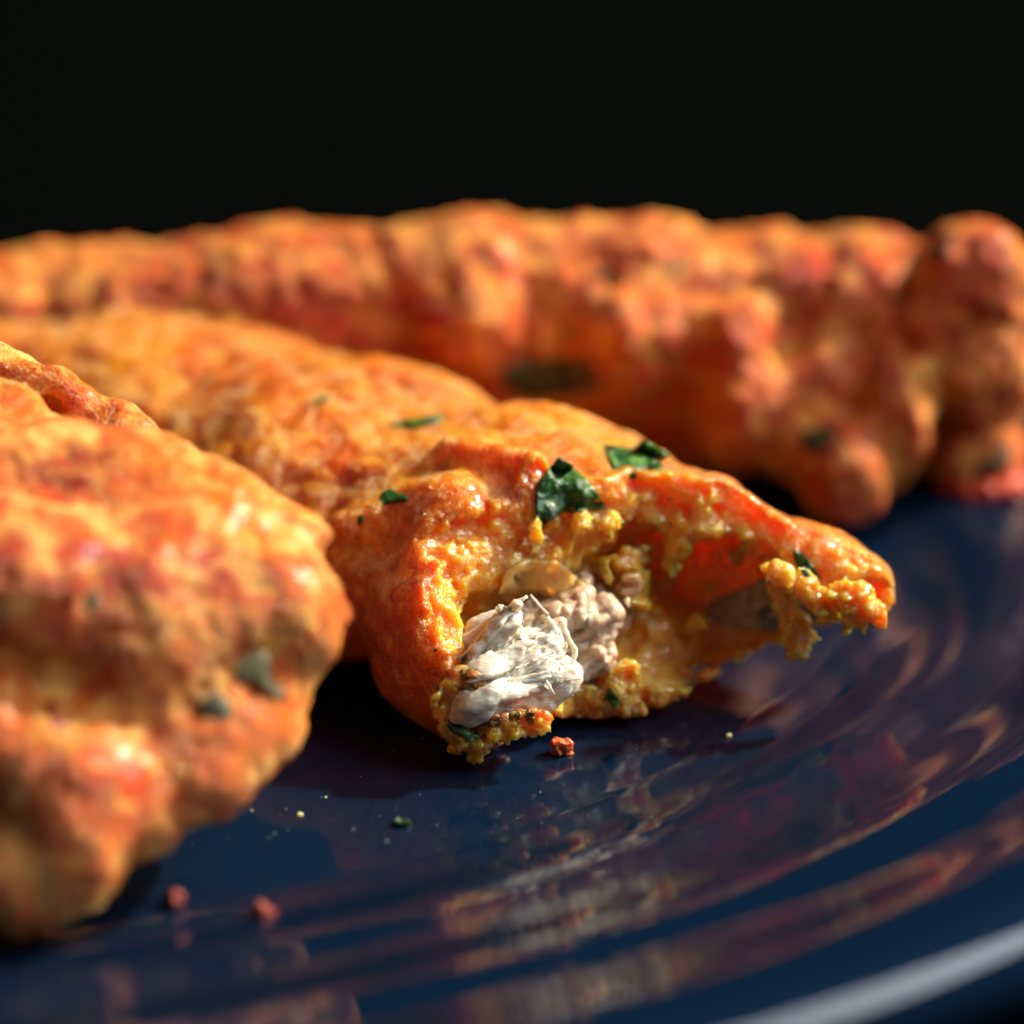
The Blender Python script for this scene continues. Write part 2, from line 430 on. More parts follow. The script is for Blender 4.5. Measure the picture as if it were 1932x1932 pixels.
for c_, r_, k_ in [((0.0, 1.55, .92), (1.5, 1.50, .86), .3), ((1.3, 1.75, .98), (1.5, 1.60, .92), .3), ((3.2, 1.75, 1.02), (1.9, 1.55, .92), .3),
                   ((5.2, 1.6, 1.0), (1.9, 1.5, .92), .3), ((7.2, 1.2, .98), (1.9, 1.4, .90), .3), ((9.2, .8, .9), (1.8, 1.2, .8), .3),
                   ((1.0, 2.35, 1.32), (1.3, .75, .55), .3), ((-.25, 2.3, 1.28), (.85, .70, .55), .25),                     # far crest near the bite
                   ((-.75, 2.62, .92), (1.25, .88, .56), .2), ((-1.15, 2.95, .92), (.62, .52, .42), .15), ((-1.48, 3.0, .72), (.36, .42, .30), .12),                   # shoulder running out to the tip
                   ((.55, .42, .75), (.75, .52, .72), .2), ((.1, .35, .45), (.5, .42, .45), .15),                           # near wall of the mouth
                   ((2.4, .45, .72), (1.2, .6, .66), .25), ((4.4, .5, .7), (1.2, .55, .6), .25)]:
    mid.ell(c_, r_, k_)
# folds of batter over the top and side
for p, q, r in [((820, 1010, 1.55), (1010, 935, 1.9), .10), ((1010, 935, 1.9), (1180, 880, 2.0), .09), ((640, 985, 1.5), (860, 930, 1.75), .10),
                
                ((1000, 870, 2.0), (850, 840, 1.95), .12), ((640, 720, 1.8), (840, 730, 1.9), .10)]:
    mid.cap(WZ(*p), WZ(*q), r * .55, r * .45, .40, world=True)
outer = mid.d.copy()
# bite: cut surface s = sb(t, z)
TT = np.array([-.8, 0, .5, 1, 1.5, 2, 2.5, 3, 3.5, 4.3]); ZZ = np.array([-.1, .35, .8, 1.2, 1.6, 2.0, 2.8])
SB = np.array([[-.1, -.10, -.15, -.28, -.50, -.60, -.55, -.60, -.9, -1.2],
               [.05, .02, -.05, -.22, -.50, -.70, -.80, -.85, -.9, -1.0],
               [.15, .15, .10, .00, -.15, -.40, -.85, -1.32, -1.50, -1.6],
               [.35, .35, .40, .25, .05, -.20, -.85, -1.50, -1.75, -1.9],
               [.75, .75, .75, .50, .25, -.02, -.45, -1.05, -1.5, -1.7],
               [.85, .85, .80, .60, .40, .10, -.35, -.95, -1.3, -1.5],
               [.85, .85, .80, .60, .40, .10, -.35, -.95, -1.3, -1.5]])
a_, b_ = np.array([0, 0, 0]), np.array([int((1.9 + 2.6) / H), mid.n[1], mid.n[2]])
X, Y, Z = mid.pts(a_, b_)
ty = np.interp(Y.ravel(), TT, np.arange(len(TT))); tz = np.interp(Z.ravel(), ZZ, np.arange(len(ZZ)))
i0 = np.minimum(ty.astype(int), len(TT) - 2); j0 = np.minimum(tz.astype(int), len(ZZ) - 2); fy = (ty - i0)[:, None]; fz = (tz - j0)[None, :]
sm = lambda t: t * t * (3 - 2 * t)
fy, fz = sm(fy), sm(fz)
g = lambda a, b: SB[(j0 + b)[None, :], (i0 + a)[:, None]]
sb = ((g(0, 0) * (1 - fy) + g(1, 0) * fy) * (1 - fz) + (g(0, 1) * (1 - fy) + g(1, 1) * fy) * fz).astype(np.float32)[None]
dcut = X - sb                              # positive = kept
sl0 = tuple(slice(a_[i], b_[i]) for i in range(3))
I = np.argwhere((np.abs(dcut) < .42) & (mid.d[sl0] < .08)); P = (I * H + mid.lo).astype(np.float32)
dcut[tuple(I.T)] += .16 * fbm(P, 2.6, 2, 11.0) + .13 * fbm(P, 6.5, 3, 5.0, .6)
sl = tuple(slice(a_[i], b_[i]) for i in range(3))
mid.d[sl] = np.maximum(mid.d[sl], -dcut * .85)
# the hollow inside the crust
for c_, r_, k_ in [((-.15, 1.5, .97), (.40, 1.2, .60), .08), ((.12, .85, .88), (.45, .55, .46), .08), ((-.62, 2.2, .92), (.45, .80, .50), .08), ((-1.15, 2.68, .64), (.48, .48, .35), .06),
                   ((.15, .75, .75), (.5, .42, .52), .08), ((-.55, 2.0, .45), (.4, .5, .22), .06)]:
    mid.ell(c_, r_, k_, sub=True, warp=(.13, 3.0, 21.0))
rl = np.random.RandomState(9)
for i in range(15):                                   # uneven crumb on the torn face
    t_ = rl.uniform(.9, 3.0); z_ = rl.uniform(.5, 1.4); r_ = rl.uniform(.06, .17)
    shards(mid, (np.interp(t_, [.9, 1.5, 2.2, 3.0], [.35, .22, -.22, -.75]) + rl.uniform(-.02, .14), t_, z_), (r_, r_ * rl.uniform(.8, 1.6), r_ * rl.uniform(.6, 1.2)))
# lumps of crumb left inside and teeth hanging from the upper lip
for u, v, y, r in [(1245, 1000, 1.15, (.10, .12, .20)), (1243, 1050, 1.1, (.05, .06, .14)), (1095, 985, 1.05, (.08, .1, .12)), (1155, 985, 1.15, (.10, .1, .10)), (1015, 1000, .95, (.05, .06, .12)),
                   (1470, 1085, .9, (.14, .14, .12)), (1520, 1110, .95, (.14, .12, .12)), (1500, 1200, 1.0, (.10, .10, .20)), (1510, 1225, .95, (.05, .06, .10)),
                   (1215, 1260, .25, (.14, .12, .14)), (1210, 1315, .15, (.12, .10, .12)), (1240, 1300, .2, (.08, .08, .10)), (1365, 1215, .75, (.14, .1, .08)), (1345, 1240, .75, (.07, .06, .05)),
                   (885, 1060, .2, (.10, .10, .05)), (905, 1090, .15, (.10, .12, .06)), (920, 1120, .1, (.06, .10, .08)), (890, 1160, .05, (.10, .1, .16)),
                   (880, 1400, -.1, (.16, .14, .10)), (895, 1425, -.12, (.09, .08, .06)), (870, 1285, -.02, (.10, .1, .12)), (960, 1370, -.1, (.22, .15, .07)), (1080, 1352, .05, (.18, .15, .06)), (838, 1345, -.1, (.11, .1, .10)), (850, 1300, -.06, (.09, .1, .11)), (858, 1375, -.12, (.14, .1, .08)), (925, 1372, -.10, (.15, .10, .08)), (1000, 1362, -.06, (.16, .12, .07)), (905, 1400, -.14, (.12, .08, .07)), (1240, 1275, .35, (.12, .1, .10)), (1290, 1240, .6, (.12, .1, .08))]:
    lump(mid, u, v, y, r)
for p, q, r1, r2 in [((1475, 1120, 1.25), (1500, 1180, 1.15), .12, .12), ((1500, 1180, 1.15), (1497, 1236, 1.0), .12, .05), ((1510, 1190, 1.05), (1530, 1205, 1.0), .09, .04), ((1545, 1130, .95), (1560, 1165, .9), .14, .07),
                     ((1595, 1120, .85), (1600, 1172, .78), .13, .06), ((1625, 1120, .85), (1632, 1180, .78), .13, .05), ((1645, 1140, .82), (1662, 1172, .78), .10, .05),
                     ((1380, 1160, 1.4), (1390, 1200, 1.25), .14, .08), ((1300, 1190, .8), (1345, 1235, .75), .16, .08), ((1255, 1240, .45), (1230, 1330, .15), .14, .08)]:
    n0 = np.array(WY(*p)); n1 = np.array(WY(*q))
    for k_ in range(4):
        shards(mid, mid.local(n0 + (n1 - n0) * k_ / 3), (r1 + (r2 - r1) * k_ / 3), 2, .05)
V, F = mid.mesh(); V, F = largest(V, F)
of = Field(A0, AX, (-2.6, -.7, -.06), (-2.5, -.6, 0.04), H); of.d = outer; of.n = mid.n
dep = -of.sample(V); dep = np.where(dep < -.045, .10, dep)
W_ = mid.world(V); Nn = normals(W_, F)
skin = np.clip(1 - dep / .08, 0, 1)
shade_tint = np.clip((1.35 - V[:, 2]) / .5, 0, 1) * np.clip((1.1 - V[:, 1]) / .5, 0, 1) * (.75 + .35 * fbm(V, 2.0, 2, 6.0)) * .8  # low near wall, where the painted shade goes
W_ = W_ + Nn * (skin * (.09 * fbm(W_ * [1, 1, 1.3], 1.0, 2, 1.0) - .07 * np.abs(fbm(W_, 1.5, 2, 9.0)) + .03 * fbm(W_, 4, 2, 14.0) - .06 * np.abs(fbm(V * [.7, 1.9, 1.9], 1.1, 2, 23.0)) + .02) + (.010 + .016 * (1 - skin)) * fbm(W_, 9, 3, 30, .6))[:, None]
W_[:, 2] = np.maximum(W_[:, 2], .012)
fm = empty('bitten_fritter', 'golden fritter with its bitten end open, showing white meat, between the two others', 'fritter', 'fritters on the plate')
body_m = link_mesh('batter_crust', W_, F, gold_crust, fm, attrs={'depth': dep, 'shade_tint': np.clip(shade_tint, 0, 1)})
bvh_mid = BVHTree.FromPolygons([tuple(p) for p in W_], F.tolist())
del mid, of, outer, sb, dcut

# ---------------------------------------------------------------- front fritter
AI = np.eye(3)
fr = Field((0, 0, 0), AI, (-6.6, -4.2, -.06), (-.7, 2.0, 3.9), .036)
def px(f, u, v, y, r, k=.16, warp=None):
    f.ell(WY(u, v, y), r, k, world=True, warp=warp)
for q in [(300, 1330, -1.5, (.95, .9, .8)), (250, 1180, -1.3, (1.05, 1.1, 1.0)), (-150, 1200, -1.2, (1.5, 1.3, 1.3)), (-60, 1420, -2.1, (1.0, .9, .85)), (-250, 1500, -1.9, (1.1, 1.1, 1.0)),
          (440, 1130, -1.3, (.72, .75, .62)), (530, 1180, -1.5, (.42, .45, .52)), (450, 1370, -1.9, (.46, .45, .42)), (340, 1450, -2.2, (.50, .5, .42)),
          (250, 1530, -2.5, (.42, .42, .32)), (130, 1610, -2.85, (.46, .5, .46)), (20, 1640, -2.9, (.6, .5, .44)), (130, 1480, -2.6, (.55, .55, .5)),
          (140, 900, -.7, (.9, .5, .38)), (320, 960, -.9, (.7, .55, .36)), (-120, 900, -.7, (.9, .6, .5)), (480, 1000, -.9, (.42, .4, .22)), (20, 1100, -1.9, (.8, .6, .6)),
          (-30, 790, .05, (.42, .32, .30)), (180, 1000, -.2, (1.2, .8, .8)), (-200, 1000, .4, (1.4, .9, 1.0))]:
    px(fr, *q, k=.28 if q[1] < 1520 else .16)
for p, q, r1, r2 in [((-160, 625, .9), (0, 705, .8), .22, .20), ((0, 705, .8), (110, 745, .65), .20, .19), ((110, 745, .65), (230, 815, .45), .19, .18),
                     ((230, 815, .45), (330, 875, .25), .18, .15), ((330, 875, .25), (430, 945, 0.0), .15, .12), ((100, 800, .6), (200, 900, .3), .25, .25), ((-100, 760, .8), (60, 800, .6), .3, .28)]:
    fr.cap(WY(*p), WY(*q), r1, r2, .12, world=True)
for p, q, r1, r2 in [((545, 985, -1.0), (532, 965, -1.0), .07, .02), ((620, 1150, -1.5), (640, 1158, -1.5), .12, .06), ((560, 1000, -1.0), (605, 1010, -1.1), .15, .10)]:
    fr.cap(WY(*p), WY(*q), r1, r2, .10, world=True)
fr.ell(WY(88, 795, .30), (.13, .3, .17), .06, sub=True, world=True)
V, F = fr.mesh(); V, F = largest(V, F); Nn = normals(V, F)
V = V + Nn * (.11 * fbm(V, 1.4, 3, 2.0) + .03 * np.abs(fbm(V, 2.6, 2, 19.0)) + .02 * fbm(V, 8, 3, 30, .6))[:, None]
V[:, 2] = np.maximum(V[:, 2], .012)
ff = empty('lumpy_fritter', 'blurred orange fritter nearest the camera at the left edge of the plate', 'fritter', 'fritters on the plate')
link_mesh('batter_crust', V, F, red_crust, ff, attrs={'depth': np.full(len(V), -1.)})
bvh_fr = BVHTree.FromPolygons([tuple(p) for p in V], F.tolist())
del fr

# ---------------------------------------------------------------- rear fritter
rr_ = Field((0, 0, 0), AI, (-7.0, 3.2, -.06), (6.2, 8.6, 3.6), .045)
for q in [(x, 700, 6.3, (1.3, 1.1, 1.0)) for x in (-250, 0, 250, 500, 750, 1000, 1250)] + \
         [(1450, 640, 6.1, (1.0, .9, 1.0)), (1640, 640, 6.0, (.9, .8, .98)), (450, 640, 6.0, (1.3, .9, .95)), (150, 660, 6.0, (1.3, .9, .92)), (-100, 660, 6.0, (1.3, .9, .92)), (1450, 690, 6.2, (1.1, 1.0, .9)), (1650, 680, 6.2, (1.0, .9, .8)), (600, 620, 6.0, (.9, .9, .95)), (900, 600, 6.0, (1.2, .9, .95)), (1200, 610, 6.0, (1.1, .9, .95)),
          (1215, 548, 5.9, (.26, .5, .50)), (1350, 560, 5.9, (.50, .5, .42)), (1060, 552, 5.9, (.60, .5, .52)), (885, 505, 5.9, (.26, .4, .36)), (740, 560, 5.9, (.58, .5, .52)), (590, 610, 5.9, (.4, .5, .52)),
          (400, 612, 5.9, (.50, .5, .46)), (265, 585, 5.9, (.40, .5, .42)), (60, 640, 5.9, (.8, .5, .46)), (1860, 640, 5.75, (.56, .55, .95)), (1650, 620, 5.7, (.55, .5, .5)),
          (1830, 520, 5.6, (.50, .5, .50)), (1760, 590, 5.6, (.42, .5, .42)), (1600, 540, 5.8, (.6, .5, .36)), (1500, 540, 5.9, (.45, .5, .32)),
          (1840, 690, 5.5, (.46, .5, .55)), (1830, 840, 5.6, (.46, .5, .42)), (1700, 700, 5.4, (.42, .4, .4)),
          (1690, 790, 5.0, (.32, .4, .55)), (1650, 860, 5.1, (.3, .4, .4)), (1590, 885, 4.7, (.38, .42, .50)), (1500, 800, 5.0, (.35, .4, .5)), (1540, 720, 5.2, (.5, .4, .35)),
          (1400, 780, 5.0, (.34, .4, .55)), (1380, 640, 5.3, (.45, .45, .4)), (1180, 640, 5.2, (.5, .4, .4)), (900, 620, 5.3, (.5, .4, .4))]:
    px(rr_, *q, k=.26 if q[0] < 1340 else .16)
V, F = rr_.mesh(); V, F = largest(V, F); Nn = normals(V, F)
V = V + Nn * (.12 * fbm(V * [1, 1, .8] + .35 * np.stack([fbm(V, .9, 2, 50.), fbm(V, .9, 2, 60.), fbm(V, .9, 2, 70.)], 1), 1.9, 3, 2.0) - .09 * np.abs(fbm(V, 2.6, 3, 19.0, .6)) + .03 + .02 * fbm(V, 7, 3, 30, .6))[:, None]
V[:, 2] = np.maximum(V[:, 2], .012)
fb = empty('long_fritter', 'long knobbly reddish fritter lying across the back of the plate', 'fritter', 'fritters on the plate')
link_mesh('batter_crust', V, F, rear_crust, fb, attrs={'depth': np.full(len(V), -1.)})
bvh_rear = BVHTree.FromPolygons([tuple(p) for p in V], F.tolist())
del rr_

# ---------------------------------------------------------------- pieces set into the batter
def patch(name, bvh, poly, mat, parent, off=.02, thick=.035, step=7, wr=.035, curl=0.0, label=None, seed=0):
    """a flake laid on the surface where the outline falls"""
    poly = [Vector(p) for p in poly]; n = len(poly)
    jit = []
    rnd = random.Random(seed + len(poly))
    for i in range(n):                                  # finer, slightly ragged outline
        a, b = poly[i], poly[(i + 1) % n]; m = max(1, int((b - a).length / step))
        for k in range(m):
            p = a.lerp(b, k / m); jit.append(p + Vector((rnd.uniform(-1, 1), rnd.uniform(-1, 1))) * step * .22)
    def inside(x, y):
        c = False; j = len(jit) - 1
        for i in range(len(jit)):
            a, b = jit[i], jit[j]
            if (a.y > y) != (b.y > y) and x < (b.x - a.x) * (y - a.y) / (b.y - a.y) + a.x: c = not c
            j = i
        return c
    xs = [p.x for p in jit]; ys = [p.y for p in jit]; pts = list(jit)
    y = min(ys)
    while y < max(ys):
        x = min(xs)
        while x < max(xs):
            xx, yy = x + rnd.uniform(-.25, .25) * step, y + rnd.uniform(-.25, .25) * step
            if inside(xx, yy) and min((p - Vector((xx, yy))).length for p in jit) > step * .5: pts.append(Vector((xx, yy)))
            x += step
        y += step
    m = len(jit)
    v2, _, f2, *_r = delaunay_2d_cdt(pts, [], [list(range(m))], 1, 1e-6)
    Pw = []; Nw = []
    for p in v2:
        r = ray(p.x, p.y); h = bvh.ray_cast(Vector(CAM), Vector(r).normalized())
        Pw.append(np.array(h[0]) if h[0] is not None else None); Nw.append(np.array(h[1]) if h[0] is not None else None)
    ok = [p for p in Pw if p is not None]
    if len(ok) < 3: return None
    md = np.median([(p - CAM) @ VD for p in ok]); mn = np.mean([q for q in Nw if q is not None], 0); mn /= np.linalg.norm(mn)
    if mn @ VD > 0: mn = -mn
    out = []
    for p, q, pp in zip(Pw, Nw, v2):
        if p is None or abs((p - CAM) @ VD - md) > .35:
            r = ray(pp.x, pp.y); p = CAM + r * md / (r @ VD); q = mn
        out.append(p)
    out = np.array(out); cen = out.mean(0)
    nf = np.array([noise(np.array(q[0] * 5.), np.array(q[1] * 5.), np.array(q[2] * 5. + seed)) for q in out])
    rad = np.linalg.norm(out - cen, axis=1); rad /= rad.max() + 1e-6
    out = out + mn * (off + wr * 1.6 * nf - .03 * rad ** 3 + curl * rad ** 2)[:, None]
    Vb = out - mn * thick
    k = len(out); Vv = np.concatenate([out, Vb]); T = []
    for f in f2:
        T.append(tuple(f)); T.append(tuple(i + k for i in reversed(f)))
    ed = {}
    for f in f2:
        for i in range(3):
            e = (f[i], f[(i + 1) % 3]); ed[e] = 1
    for (a, b) in list(ed):
        if (b, a) not in ed: T.append((b, a, a + k)); T.append((b, a + k, b + k))
    T = np.array(T)
    fn_ = np.cross(Vv[T[0][1]] - Vv[T[0][0]], Vv[T[0][2]] - Vv[T[0][0]])
    if fn_ @ mn < 0: T = T[:, ::-1]
    o = link_mesh(name, Vv, T, mat, parent)
    if label: o['label'] = label
    return o

# leaves on the bitten fritter
patch('herb_leaf', bvh_mid, [(1055, 862), (1078, 880), (1105, 905), (1128, 932), (1143, 960), (1095, 966), (1062, 968), (1035, 985), (1010, 1000), (1008, 965), (1012, 915), (1035, 885)], leaf_mat, fm, .028, .04, label='large bright green leaf piece above the mouth of the bite', seed=1)
patch('herb_leaf', bvh_mid, [(1138, 842), (1180, 838), (1225, 838), (1262, 855), (1240, 870), (1262, 890), (1225, 885), (1195, 902), (1160, 900), (1150, 870)], leaf_mat, fm, .015, .04, label='dark green leaf piece near the top of the crust', seed=2)
patch('herb_leaf', bvh_mid, [(712, 955), (718, 935), (738, 924), (760, 930), (772, 945), (745, 950)], leaf_mat, fm, .02, .03, seed=3, step=5)
patch('herb_leaf', bvh_mid, [(730, 800), (770, 797), (800, 790), (832, 782), (838, 792), (812, 802), (780, 808), (745, 806)], leaf_mat, fm, .03, .03, seed=4, step=4)
patch('herb_leaf', bvh_mid, [(675, 795), (705, 794), (712, 799), (690, 800)], leaf_mat, fm, .02, .03, seed=5, step=3)
patch('herb_leaf', bvh_mid, [(565, 762), (600, 752), (640, 738), (630, 750), (600, 762)], leaf_mat, fm, .01, .02, seed=6, step=4)
patch('herb_leaf', bvh_mid, [(660, 1000), (668, 978), (690, 968), (685, 985), (672, 1000)], leaf_mat, fm, .01, .02, seed=7, step=4)
patch('herb_leaf', bvh_mid, [(838, 1365), (855, 1350), (878, 1352), (872, 1375), (905, 1390), (890, 1400), (855, 1385)], leaf_mat, fm, .03, .03, seed=8, step=5)
patch('herb_leaf', bvh_mid, [(1135, 1325), (1148, 1298), (1160, 1305), (1172, 1330), (1158, 1335), (1145, 1318)], leaf_mat, fm, .03, .03, seed=9, step=4)
patch('herb_leaf', bvh_mid, [(1495, 1035), (1515, 1045), (1540, 1075), (1550, 1090), (1520, 1095), (1500, 1060)], leaf_mat, fm, .03, .03, seed=10, step=5)
patch('herb_leaf', bvh_mid, [(740, 1360), (762, 1366), (785, 1378), (780, 1381), (755, 1370)], dark_leaf_mat, fm, .01, .02, seed=11, step=4)
patch('onion_piece', bvh_mid, [(1300, 1290 - 130), (1390, 1115), (1440, 1090), (1500, 1100), (1550, 1130), (1540, 1170), (1480, 1185), (1430, 1188), (1370, 1180)], onion_mat, fm, .015, .03, step=9, wr=.01, label='flat translucent onion piece inside the right of the bite', seed=12)
patch('onion_piece', bvh_mid, [(1170, 1080), (1200, 1075), (1208, 1092), (1190, 1120), (1165, 1112)], onion_mat, fm, .18, .08, step=9, wr=.0, seed=13)
patch('onion_piece', bvh_mid, [(1140, 1130), (1180, 1128), (1185, 1160), (1175, 1190), (1145, 1188), (1133, 1165)], onion_mat, fm, .18, .08, step=9, wr=.0, seed=14)

# white meat: a torn lump and its fibres
mt = Field((0, 0, 0), AI, (-1.0, -.6, .0), (1.8, 2.2, 1.9), .015)
def px2(u, v, y, r, ax=None, k=.16, wp=(.03, 4.0, 8.0)):
    mt.ell(WY(u, v, y), r, k, world=True, warp=wp, axes=ax)
fa = np.array([[.80, .25, .55], [-.3, .95, 0], [-.52, -.16, .83]])
fa = np.linalg.qr(fa.T)[0].T
for q in [(890, 1310, .06, (.26, .24, .15)), (950, 1312, .22, (.42, .26, .13)), (925, 1260, .33, (.40, .24, .13)), (1030, 1300, .3, (.30, .22, .10)), (985, 1240, .5, (.34, .3, .12)), (925, 1195, .34, (.26, .2, .09))]:
    px2(*q, ax=fa)
V, F = mt.mesh(); V, F = largest(V, F); Nn = normals(V, F)
Vf = V @ fa.T
V = V + Nn * (  .09 * fbm(Vf * [1, 3.2, 3.2], 1.1, 2, 3.0, .5) - .06 * np.abs(fbm(Vf * [1.5, 9, 9], 1.0, 3, 1.0, .6)) + .04)[:, None]
meat = link_mesh('white_meat', V, F, meat_mat, fm)
bvh_meat = BVHTree.FromPolygons([tuple(p) for p in V], F.tolist())
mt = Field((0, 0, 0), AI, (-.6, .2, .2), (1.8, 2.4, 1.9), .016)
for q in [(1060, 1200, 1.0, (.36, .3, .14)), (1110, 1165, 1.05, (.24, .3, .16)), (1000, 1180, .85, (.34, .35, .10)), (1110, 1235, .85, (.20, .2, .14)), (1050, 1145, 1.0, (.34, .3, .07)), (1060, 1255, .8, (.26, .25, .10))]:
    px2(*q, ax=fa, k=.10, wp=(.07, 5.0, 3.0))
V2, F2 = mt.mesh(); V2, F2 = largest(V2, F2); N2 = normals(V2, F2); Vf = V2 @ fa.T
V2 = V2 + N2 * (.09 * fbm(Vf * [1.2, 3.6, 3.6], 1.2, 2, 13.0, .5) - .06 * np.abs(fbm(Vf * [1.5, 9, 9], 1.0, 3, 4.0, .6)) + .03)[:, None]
tag(link_mesh('white_meat', V2, F2, shaded_meat, fm), 'translucent meat deeper in the bite, coloured darker for shade')
def strand(pts, r0, r1, flat=.45, name='meat_strand', mat=None):
    pts = np.array(pts); n = 14
    t = np.linspace(0, len(pts) - 1, n); i = np.minimum(t.astype(int), len(pts) - 2); f = t - i
    # catmull-rom
    g_ = lambda k: pts[np.clip(k, 0, len(pts) - 1)]
    p0, p1, p2, p3 = g_(i - 1), g_(i), g_(i + 1), g_(i + 2); f = f[:, None]
    C_ = .5 * (2 * p1 + (p2 - p0) * f + (2 * p0 - 5 * p1 + 4 * p2 - p3) * f ** 2 + (3 * p1 - p0 - 3 * p2 + p3) * f ** 3)
    T_ = np.gradient(C_, axis=0); T_ /= np.linalg.norm(T_, axis=1)[:, None] + 1e-9
    s1 = np.cross(T_, VD); s1 /= np.linalg.norm(s1, axis=1)[:, None] + 1e-9; s2 = np.cross(T_, s1)
    V = []; F = []; m = 8
    for j in range(n):
        r = (r0 + (r1 - r0) * j / (n - 1)) * (1 + .25 * math.sin(j * 1.9 + r0 * 900))
        for k in range(m):
            a = 2 * math.pi * k / m; V.append(C_[j] + s1[j] * r * math.cos(a) + s2[j] * r * flat * math.sin(a))
    for j in range(n - 1):
        for k in range(m): F.append((j * m + k, j * m + (k + 1) % m, (j + 1) * m + (k + 1) % m, (j + 1) * m + k))
    V.append(C_[0]); V.append(C_[-1]); e = len(V)
    for k in range(m): F.append((e - 2, (k + 1) % m, k, k)); F.append((e - 1, (n - 1) * m + k, (n - 1) * m + (k + 1) % m, (n - 1) * m + (k + 1) % m))
    V = np.array(V)
    me = bpy.data.meshes.new(name); me.from_pydata([tuple(p * CM) for p in V], [], [tuple(dict.fromkeys(f)) for f in F]); me.materials.append(mat or meat_mat)
    me.polygons.foreach_set('use_smooth', np.ones(len(me.polygons), bool)); me.update()
    o = bpy.data.objects.new(name, me); col.objects.link(o); o.parent = fm
    return o
for s_ in [([(1060, 1170, .55), (1068, 1200, .45), (1085, 1230, .4), (1070, 1270, .3), (1045, 1300, .2)], .030, .012),
           ([(1030, 1165, .5), (1048, 1195, .45), (1050, 1230, .4), (1032, 1265, .3)], .032, .014),
           ([(1010, 1230, .35), (1020, 1265, .15), (1046, 1310, .05)], .022, .006),
           ([(985, 1250, .3), (1000, 1275, .15), (1035, 1300, .08)], .02, .008),
           ([(880, 1275, .0), (930, 1240, .1), (975, 1215, .2), (982, 1195, .22)], .035, .012),
           ([(890, 1230, .1), (935, 1190, .2), (960, 1150, .3), (995, 1125, .35)], .035, .015),
           ([(860, 1300, -.05), (900, 1262, .0), (950, 1250, .1), (990, 1225, .15)], .035, .012),
           ([(870, 1320, -.05), (930, 1300, .0), (1000, 1285, .05), (1040, 1275, .1)], .035, .015),
           ([(910, 1335, -.05), (960, 1340, -.05), (1010, 1350, -.02)], .03, .01)]:
    strand([WY(*q) for q in s_[0]], s_[1], s_[2])
# torn flakes of meat
for i, (pl, o_) in enumerate([([(865, 1280), (885, 1250), (912, 1212), (925, 1178), (945, 1142), (962, 1146), (972, 1132), (988, 1138), (980, 1155), (962, 1166), (945, 1190), (915, 1225), (890, 1262)], .05),
                         ([(862, 1300), (880, 1262), (925, 1236), (938, 1246), (950, 1236), (972, 1222), (984, 1190), (990, 1218), (1012, 1222), (992, 1234), (985, 1255), (950, 1280), (905, 1292)], .09),
                         ([(850, 1330), (862, 1300), (890, 1305), (930, 1284), (990, 1275), (1045, 1262), (1030, 1285), (1040, 1298), (980, 1318), (935, 1328), (905, 1348), (868, 1346)], .06),
                         ([(985, 1290), (1010, 1262), (1040, 1240), (1062, 1262), (1050, 1290), (1020, 1300)], .03)]):
    patch('meat_flake', bvh_meat, pl, meat_mat, fm, o_, .035, step=7, wr=.03, seed=60 + i)
patch('batter_flap', bvh_mid, [(938, 1112), (946, 1075), (985, 1050), (1040, 1048), (1085, 1080), (1112, 1108), (1100, 1122), (1070, 1116), (1050, 1132), (1035, 1118), (990, 1122), (960, 1134)], flap_mat, fm, .10, .04, step=8, wr=.02, seed=70, label='pale translucent flap of batter hanging over the meat')
# thicker torn bundles, joined
BU = []; rngb = np.random.RandomState(11)
zones = [((845, 1318), (960, 1210), -.03, .25, 7, .018), ((870, 1335), (1060, 1275), -.03, .15, 6, .018), ((900, 1225), (985, 1130), .12, .4, 5, .018), ((990, 1110), (1100, 1230), .6, .62, 4, .02)]
for (p, q, ya, yb, nn_, wd_) in zones:  # each zone runs along its own grain
    for i in range(nn_):
        t0, t1 = rngb.uniform(0, .45), rngb.uniform(.55, 1.05); oj = rngb.normal(size=2) * 15; oy = rngb.uniform(-.03, .12)
        L2 = lambda t: (p[0] + (q[0] - p[0]) * t + oj[0] + rngb.normal() * 2, p[1] + (q[1] - p[1]) * t + oj[1] + rngb.normal() * 3, ya + (yb - ya) * t + oy + rngb.normal() * .015)
        BU.append(strand([WY(*L2(t)) for t in np.linspace(t0, t1, 4)], wd_ * rngb.uniform(.5, 1.1), wd_ * rngb.uniform(.1, .5), .5, 'meat_strand'))
me0 = bpy.data.meshes.new('meat_bundle'); vv_ = []; ff_ = []
for o in BU:
    n0 = len(vv_); vv_ += [tuple(x.co) for x in o.data.vertices]; ff_ += [tuple(i + n0 for i in p_.vertices) for p_ in o.data.polygons]
    bpy.data.objects.remove(o)
me0.from_pydata(vv_, [], ff_); me0.polygons.foreach_set('use_smooth', np.ones(len(me0.polygons), bool)); me0.materials.append(meat_mat)
o = bpy.data.objects.new('meat_bundle', me0); col.objects.link(o); o.parent = fm; o['kind'] = 'stuff'
